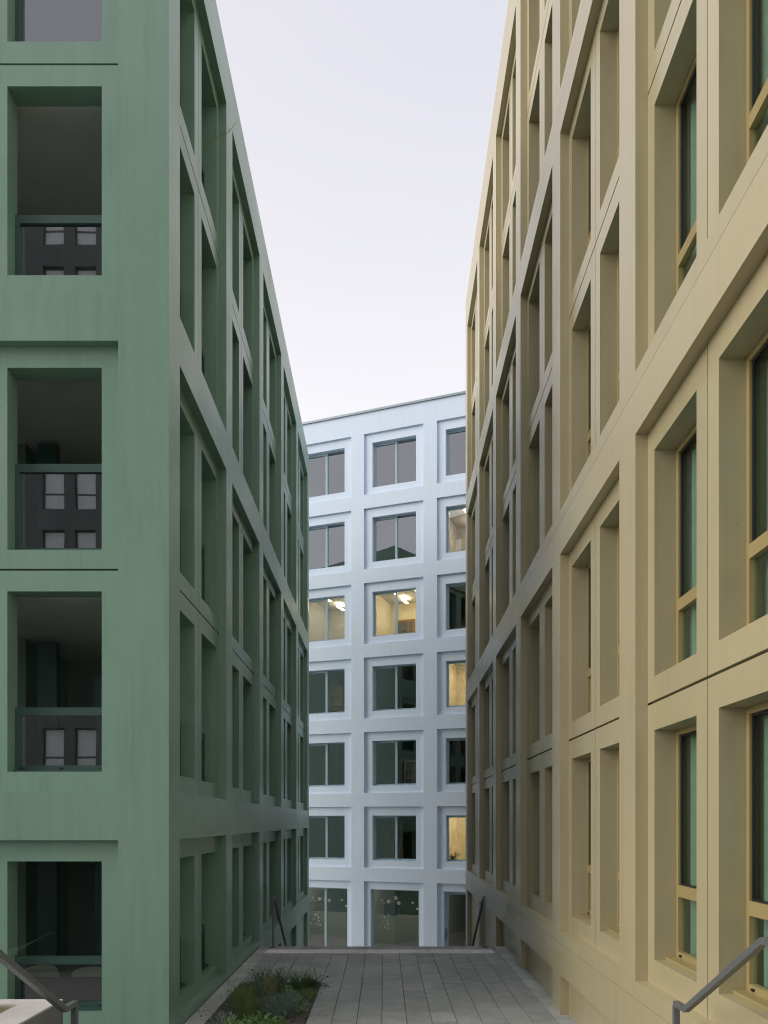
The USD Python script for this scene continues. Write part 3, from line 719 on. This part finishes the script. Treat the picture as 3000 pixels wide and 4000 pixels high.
m, s = bush(R_(51), 80, .20, .34, 34, .032, .016, .95); plant('leafy_herb', 'wide fresh green ground herb at the bottom left of the bed beside the silver plant', 'herb', -1.92, 9.95, m, lf_light, s)
m, s = bush(R_(52), 70, .20, .30, 32, .030, .014, .95); plant('leafy_herb', 'fresh green ground herb at the bottom edge close to the right kerb', 'herb', -1.38, 10.02, m, lf_mid, s)
m, s = bush(R_(53), 60, .16, .28, 30, .028, .013, 1.0); plant('leafy_herb', 'flat olive green herb between the dark shrubs and the feather grass', 'herb', -1.62, 12.25, m, lf_mid, s)
plant('olive_grass', 'thin olive grass behind the loose olive grass near the left kerb', 'grass', -2.18, 11.75, tuft(R_(54), 260, .30, .16, .75, .004), lf_mid)
plant('olive_grass', 'short grass between the two lavenders and the right kerb', 'grass', -1.16, 11.9, tuft(R_(55), 200, .24, .14, .8, .004), lf_mid)
plant('dark_tuft', 'small dark grass tuft low in front of the right corner grass', 'grass', -1.5, 12.2, tuft(R_(56), 220, .30, .12, .9, .005), lf_dark)

# ------------------------------------------------------------------ handrails
def near_rail(side, label):
    x = 2.21 if side > 0 else -2.33
    t = thing('handrail', label, 'handrail', (x, 5.8, 0))
    z = EYE - 1.345 - 0.03
    nose = [(0, 0.0, z), (0, -0.19, z), (0, -1.34, EYE - 0.665 - .03), (0, -2.6, EYE - 0.665 - .03)]
    part('rail', sweep(nose, 0.044, 0.040), rail_metal, t)
    part('post', bx(-0.021, 0.021, -0.023, 0.019, 0.16, z - 0.019), rail_metal, t)
    part('post', bx(-0.021, 0.021, -2.4, -2.358, 1.14, EYE - 0.665 - .049), rail_metal, t)
near_rail(1, 'grey metal handrail in front of the ochre wall at the lower right corner')
near_rail(-1, 'grey metal handrail beside the white planter wall at the lower left corner')
def far_rail(x, label):
    t = thing('handrail', label, 'handrail', (x, 16.60, 0))
    ht = 1.10
    part('post', bx(-.024, .024, -.024, .024, 0.012, ht - .045), rail_metal, t)
    part('base_plate', cbox(-.065, .065, -.065, .065, 0.001, .013, .003), rail_metal, t)
    part('rail', sweep([(0, -.05, ht - .02), (0, .12, ht - .02), (0, 4.6, ht - .02 - 4.48 * .68)], 0.048, 0.045), rail_metal, t)
    part('post', bx(-.03, .03, 4.3, 4.36, -3.19, ht - 4.3 * .68), rail_metal, t)
far_rail(-2.38, 'dark handrail at the top of the descending steps beside the green wall')
far_rail(2.18, 'dark handrail at the top of the descending steps beside the ochre wall')

# ------------------------------------------------------------------ white planter on the left
pl = thing('planter', 'white concrete planter box at the lower left corner beside the handrail', 'planter', (0, 0, 0))
ztop = EYE - 1.352
ringp = sbox(-9.0, -6.0, -2.42, 5.80).difference(sbox(-8.8, -5.8, -2.68, 5.63))
m = trimesh.creation.extrude_polygon(ringp, ztop + 0.06 - 0.012, engine='earcut'); m.apply_translation((0, 0, -0.055))
part('planter_wall', m, grey_c, pl)
m = trimesh.creation.extrude_polygon(ringp, 0.014, engine='earcut'); m.apply_translation((0, 0, ztop - 0.0065))
part('coping', m, white_c, pl)
part('soil', bx(-8.8, -2.68, -5.8, 5.63, 0.9, ztop - 0.30), soil_m, pl)
part('inner_face', cat([bx(-8.8, -2.68, 5.612, 5.629, ztop - .35, ztop - .008)]), plain('timber_lining', (0.40, 0.33, 0.22), 0.8, noise=0.2, scale=9.0), pl)
rg = R_(31); ms = []
for i in range(130):
    z_ = ztop - .3
    ms.append(blade((rg.normal(0, .16), rg.normal(0, .16), 0), rg.uniform(-1.0, 1.0), rg.uniform(.55, 1.25), abs(rg.normal(.9, .3)), .009, rg, seg=7))
t = thing('reed_grass', 'arching green grass blades growing from the planter at the left edge', 'grass', (-3.35, 5.30, ztop - .3))
part('leaves', cat(ms), lf_light, t)

# ------------------------------------------------------------------ sofas and cushions in the ground floor loggia
wick = M(stage, L + 'dark_wicker', {
    'g': ('geometry', {}), 'mp': ('mapping', {'scale': (1.0, 1.0, 1.0)}),
    'w': ('wave_texture', {'bands_direction': 'z', 'scale': 14.0, 'distortion': 2.5, 'detail': 2.0, 'detail_scale': 3.0}),
    'r': ('rgb_ramp', {'ramp': [(0.2, (0.030, 0.032, 0.032)), (0.8, (0.085, 0.085, 0.082))]}), 'b': ('bump', {'strength': 0.8, 'distance': 0.01}),
    'p': ('principled_bsdf', {'roughness': 0.6})}, [('g.position', 'mp.vector'), ('mp.vector', 'w.vector'), ('w.fac', 'r.fac'), ('w.fac', 'b.height'), ('r.color', 'p.base_color'), ('b.normal', 'p.normal')], surface='p.BSDF')
cush_m = plain('cushion_fabric', (0.50, 0.48, 0.40), 0.9, noise=0.08, scale=18.0)
for (x0, x1, lab, side) in ((-5.75, -4.70, 'left', 'left'), (-4.685, -3.55, 'right', 'right')):
    t = thing('wicker_sofa', f'dark woven wicker sofa, the {side} one of two behind the ground floor loggia glass', 'sofa', ((x0 + x1) / 2, 10.95, 0.02))
    hw = (x1 - x0) / 2
    part('backrest', bx(-hw, hw, 0, .09, .0, .47), wick, t)
    part('seat', bx(-hw + .01, hw - .01, .09, .85, .0, .28), wick, t)
def cushion(x, y, z, sx, sy, sz, tilt, label):
    s = trimesh.creation.icosphere(3); vv = s.vertices.copy()
    vv = np.sign(vv) * np.abs(vv) ** np.array([.55, .8, .6])
    vv *= [sx / 2, sy / 2, sz / 2]
    vv[:, 2] += .02 * np.sin(vv[:, 0] * 9 + x) * (vv[:, 2] > 0)
    c, sn = math.cos(tilt), math.sin(tilt); vv = vv @ np.array([[c, 0, -sn], [0, 1, 0], [sn, 0, c]])
    t = thing('cushion', label, 'cushion', (x, y, z))
    part('cover', (vv, s.faces), cush_m, t, smooth=True)
cushion(-5.02, 11.18, .44, .62, .16, .36, -.14, 'pale grey cushion leaning on the left wicker sofa')
cushion(-4.12, 11.18, .42, .86, .16, .34, .10, 'wide pale grey cushion leaning on the right wicker sofa')

# ------------------------------------------------------------------ small things
tw = thing('bare_twig', 'thin bare twig growing out of an upper window of the green building', 'twig', (0, 0, 0))
p0 = np.array([-3.0, 12.45, 13.55]); p1 = np.array([-2.80, 12.75, 14.05]); p2 = np.array([-2.62, 13.05, 14.45]); p3 = np.array([-2.52, 13.2, 14.75])
part('stem', tube([p0, (p0 + p1) / 2 + [0, 0, .05], p1, p2, p3], .009, .003, 5), lf_mid, tw)
part('side_shoot', tube([p1, p1 + [.03, -.05, .16]], .004, .002, 4), lf_mid, tw)
part('side_shoot', tube([p2, p2 + [-.02, .06, .14]], .004, .002, 4), lf_mid, tw)
# furniture seen behind the dim office panes
def office_box(name, label, k, r, u0, u1, h, d0, d1, mat, shelves=3):
    zb = zfl[r] + 0.142
    v = frB.put(bx(0, u1 - u0, 0, h, 0, d1 - d0))[0]
    t = thing(name, label, name)
    part('carcass', frB.slab(rect_ring(k * BP + u0, k * BP + u1, zb, zb + h, [(k * BP + u0 + .03, zb + .05, k * BP + u1 - .03, zb + h - .03)]), d0, d1), mat, t)
    part('back_panel', frB.box(k * BP + u0 + .02, k * BP + u1 - .02, zb + .04, zb + h - .02, d1 - .03, d1 - .01), mat, t)
    for i in range(1, shelves + 1):
        z = zb + h * i / (shelves + 1)
        part('shelf', frB.box(k * BP + u0 + .03, k * BP + u1 - .03, z - .012, z + .012, d0 + .01, d1 - .03), mat, t)
office_box('bookcase', 'dark bookcase behind the left window of the fourth row of the blue building', -1, 3, 1.15, 1.85, 1.75, .75, 1.05, wood)
office_box('cabinet', 'pale cabinet behind the middle window of the fifth row of the blue building', 0, 4, 1.5, 2.2, 1.5, .8, 1.1, office)
office_box('bookcase', 'brown bookcase behind the middle window of the sixth row of the blue building', 0, 5, .5, 1.25, 2.0, 1.2, 1.5, wood)
# potted plant on the sill of the lit office window
zl = RT[5] - 2.53 + 0.30
pp = frB.put((np.array([[BP + .52, zl, .52]]), np.array([[0, 0, 0]])))[0][0]
m, s = bush(R_(40), 18, .42, .16, 14, .09, .05, .6, .4)
t = thing('potted_plant', 'dark leafy pot plant standing at the lit yellow office window', 'plant', tuple(pp))
part('leaves', m, lf_dark, t); part('stems', s, lf_dark, t)
part('pot', trimesh.creation.cylinder(.11, .2, sections=20), black, t)
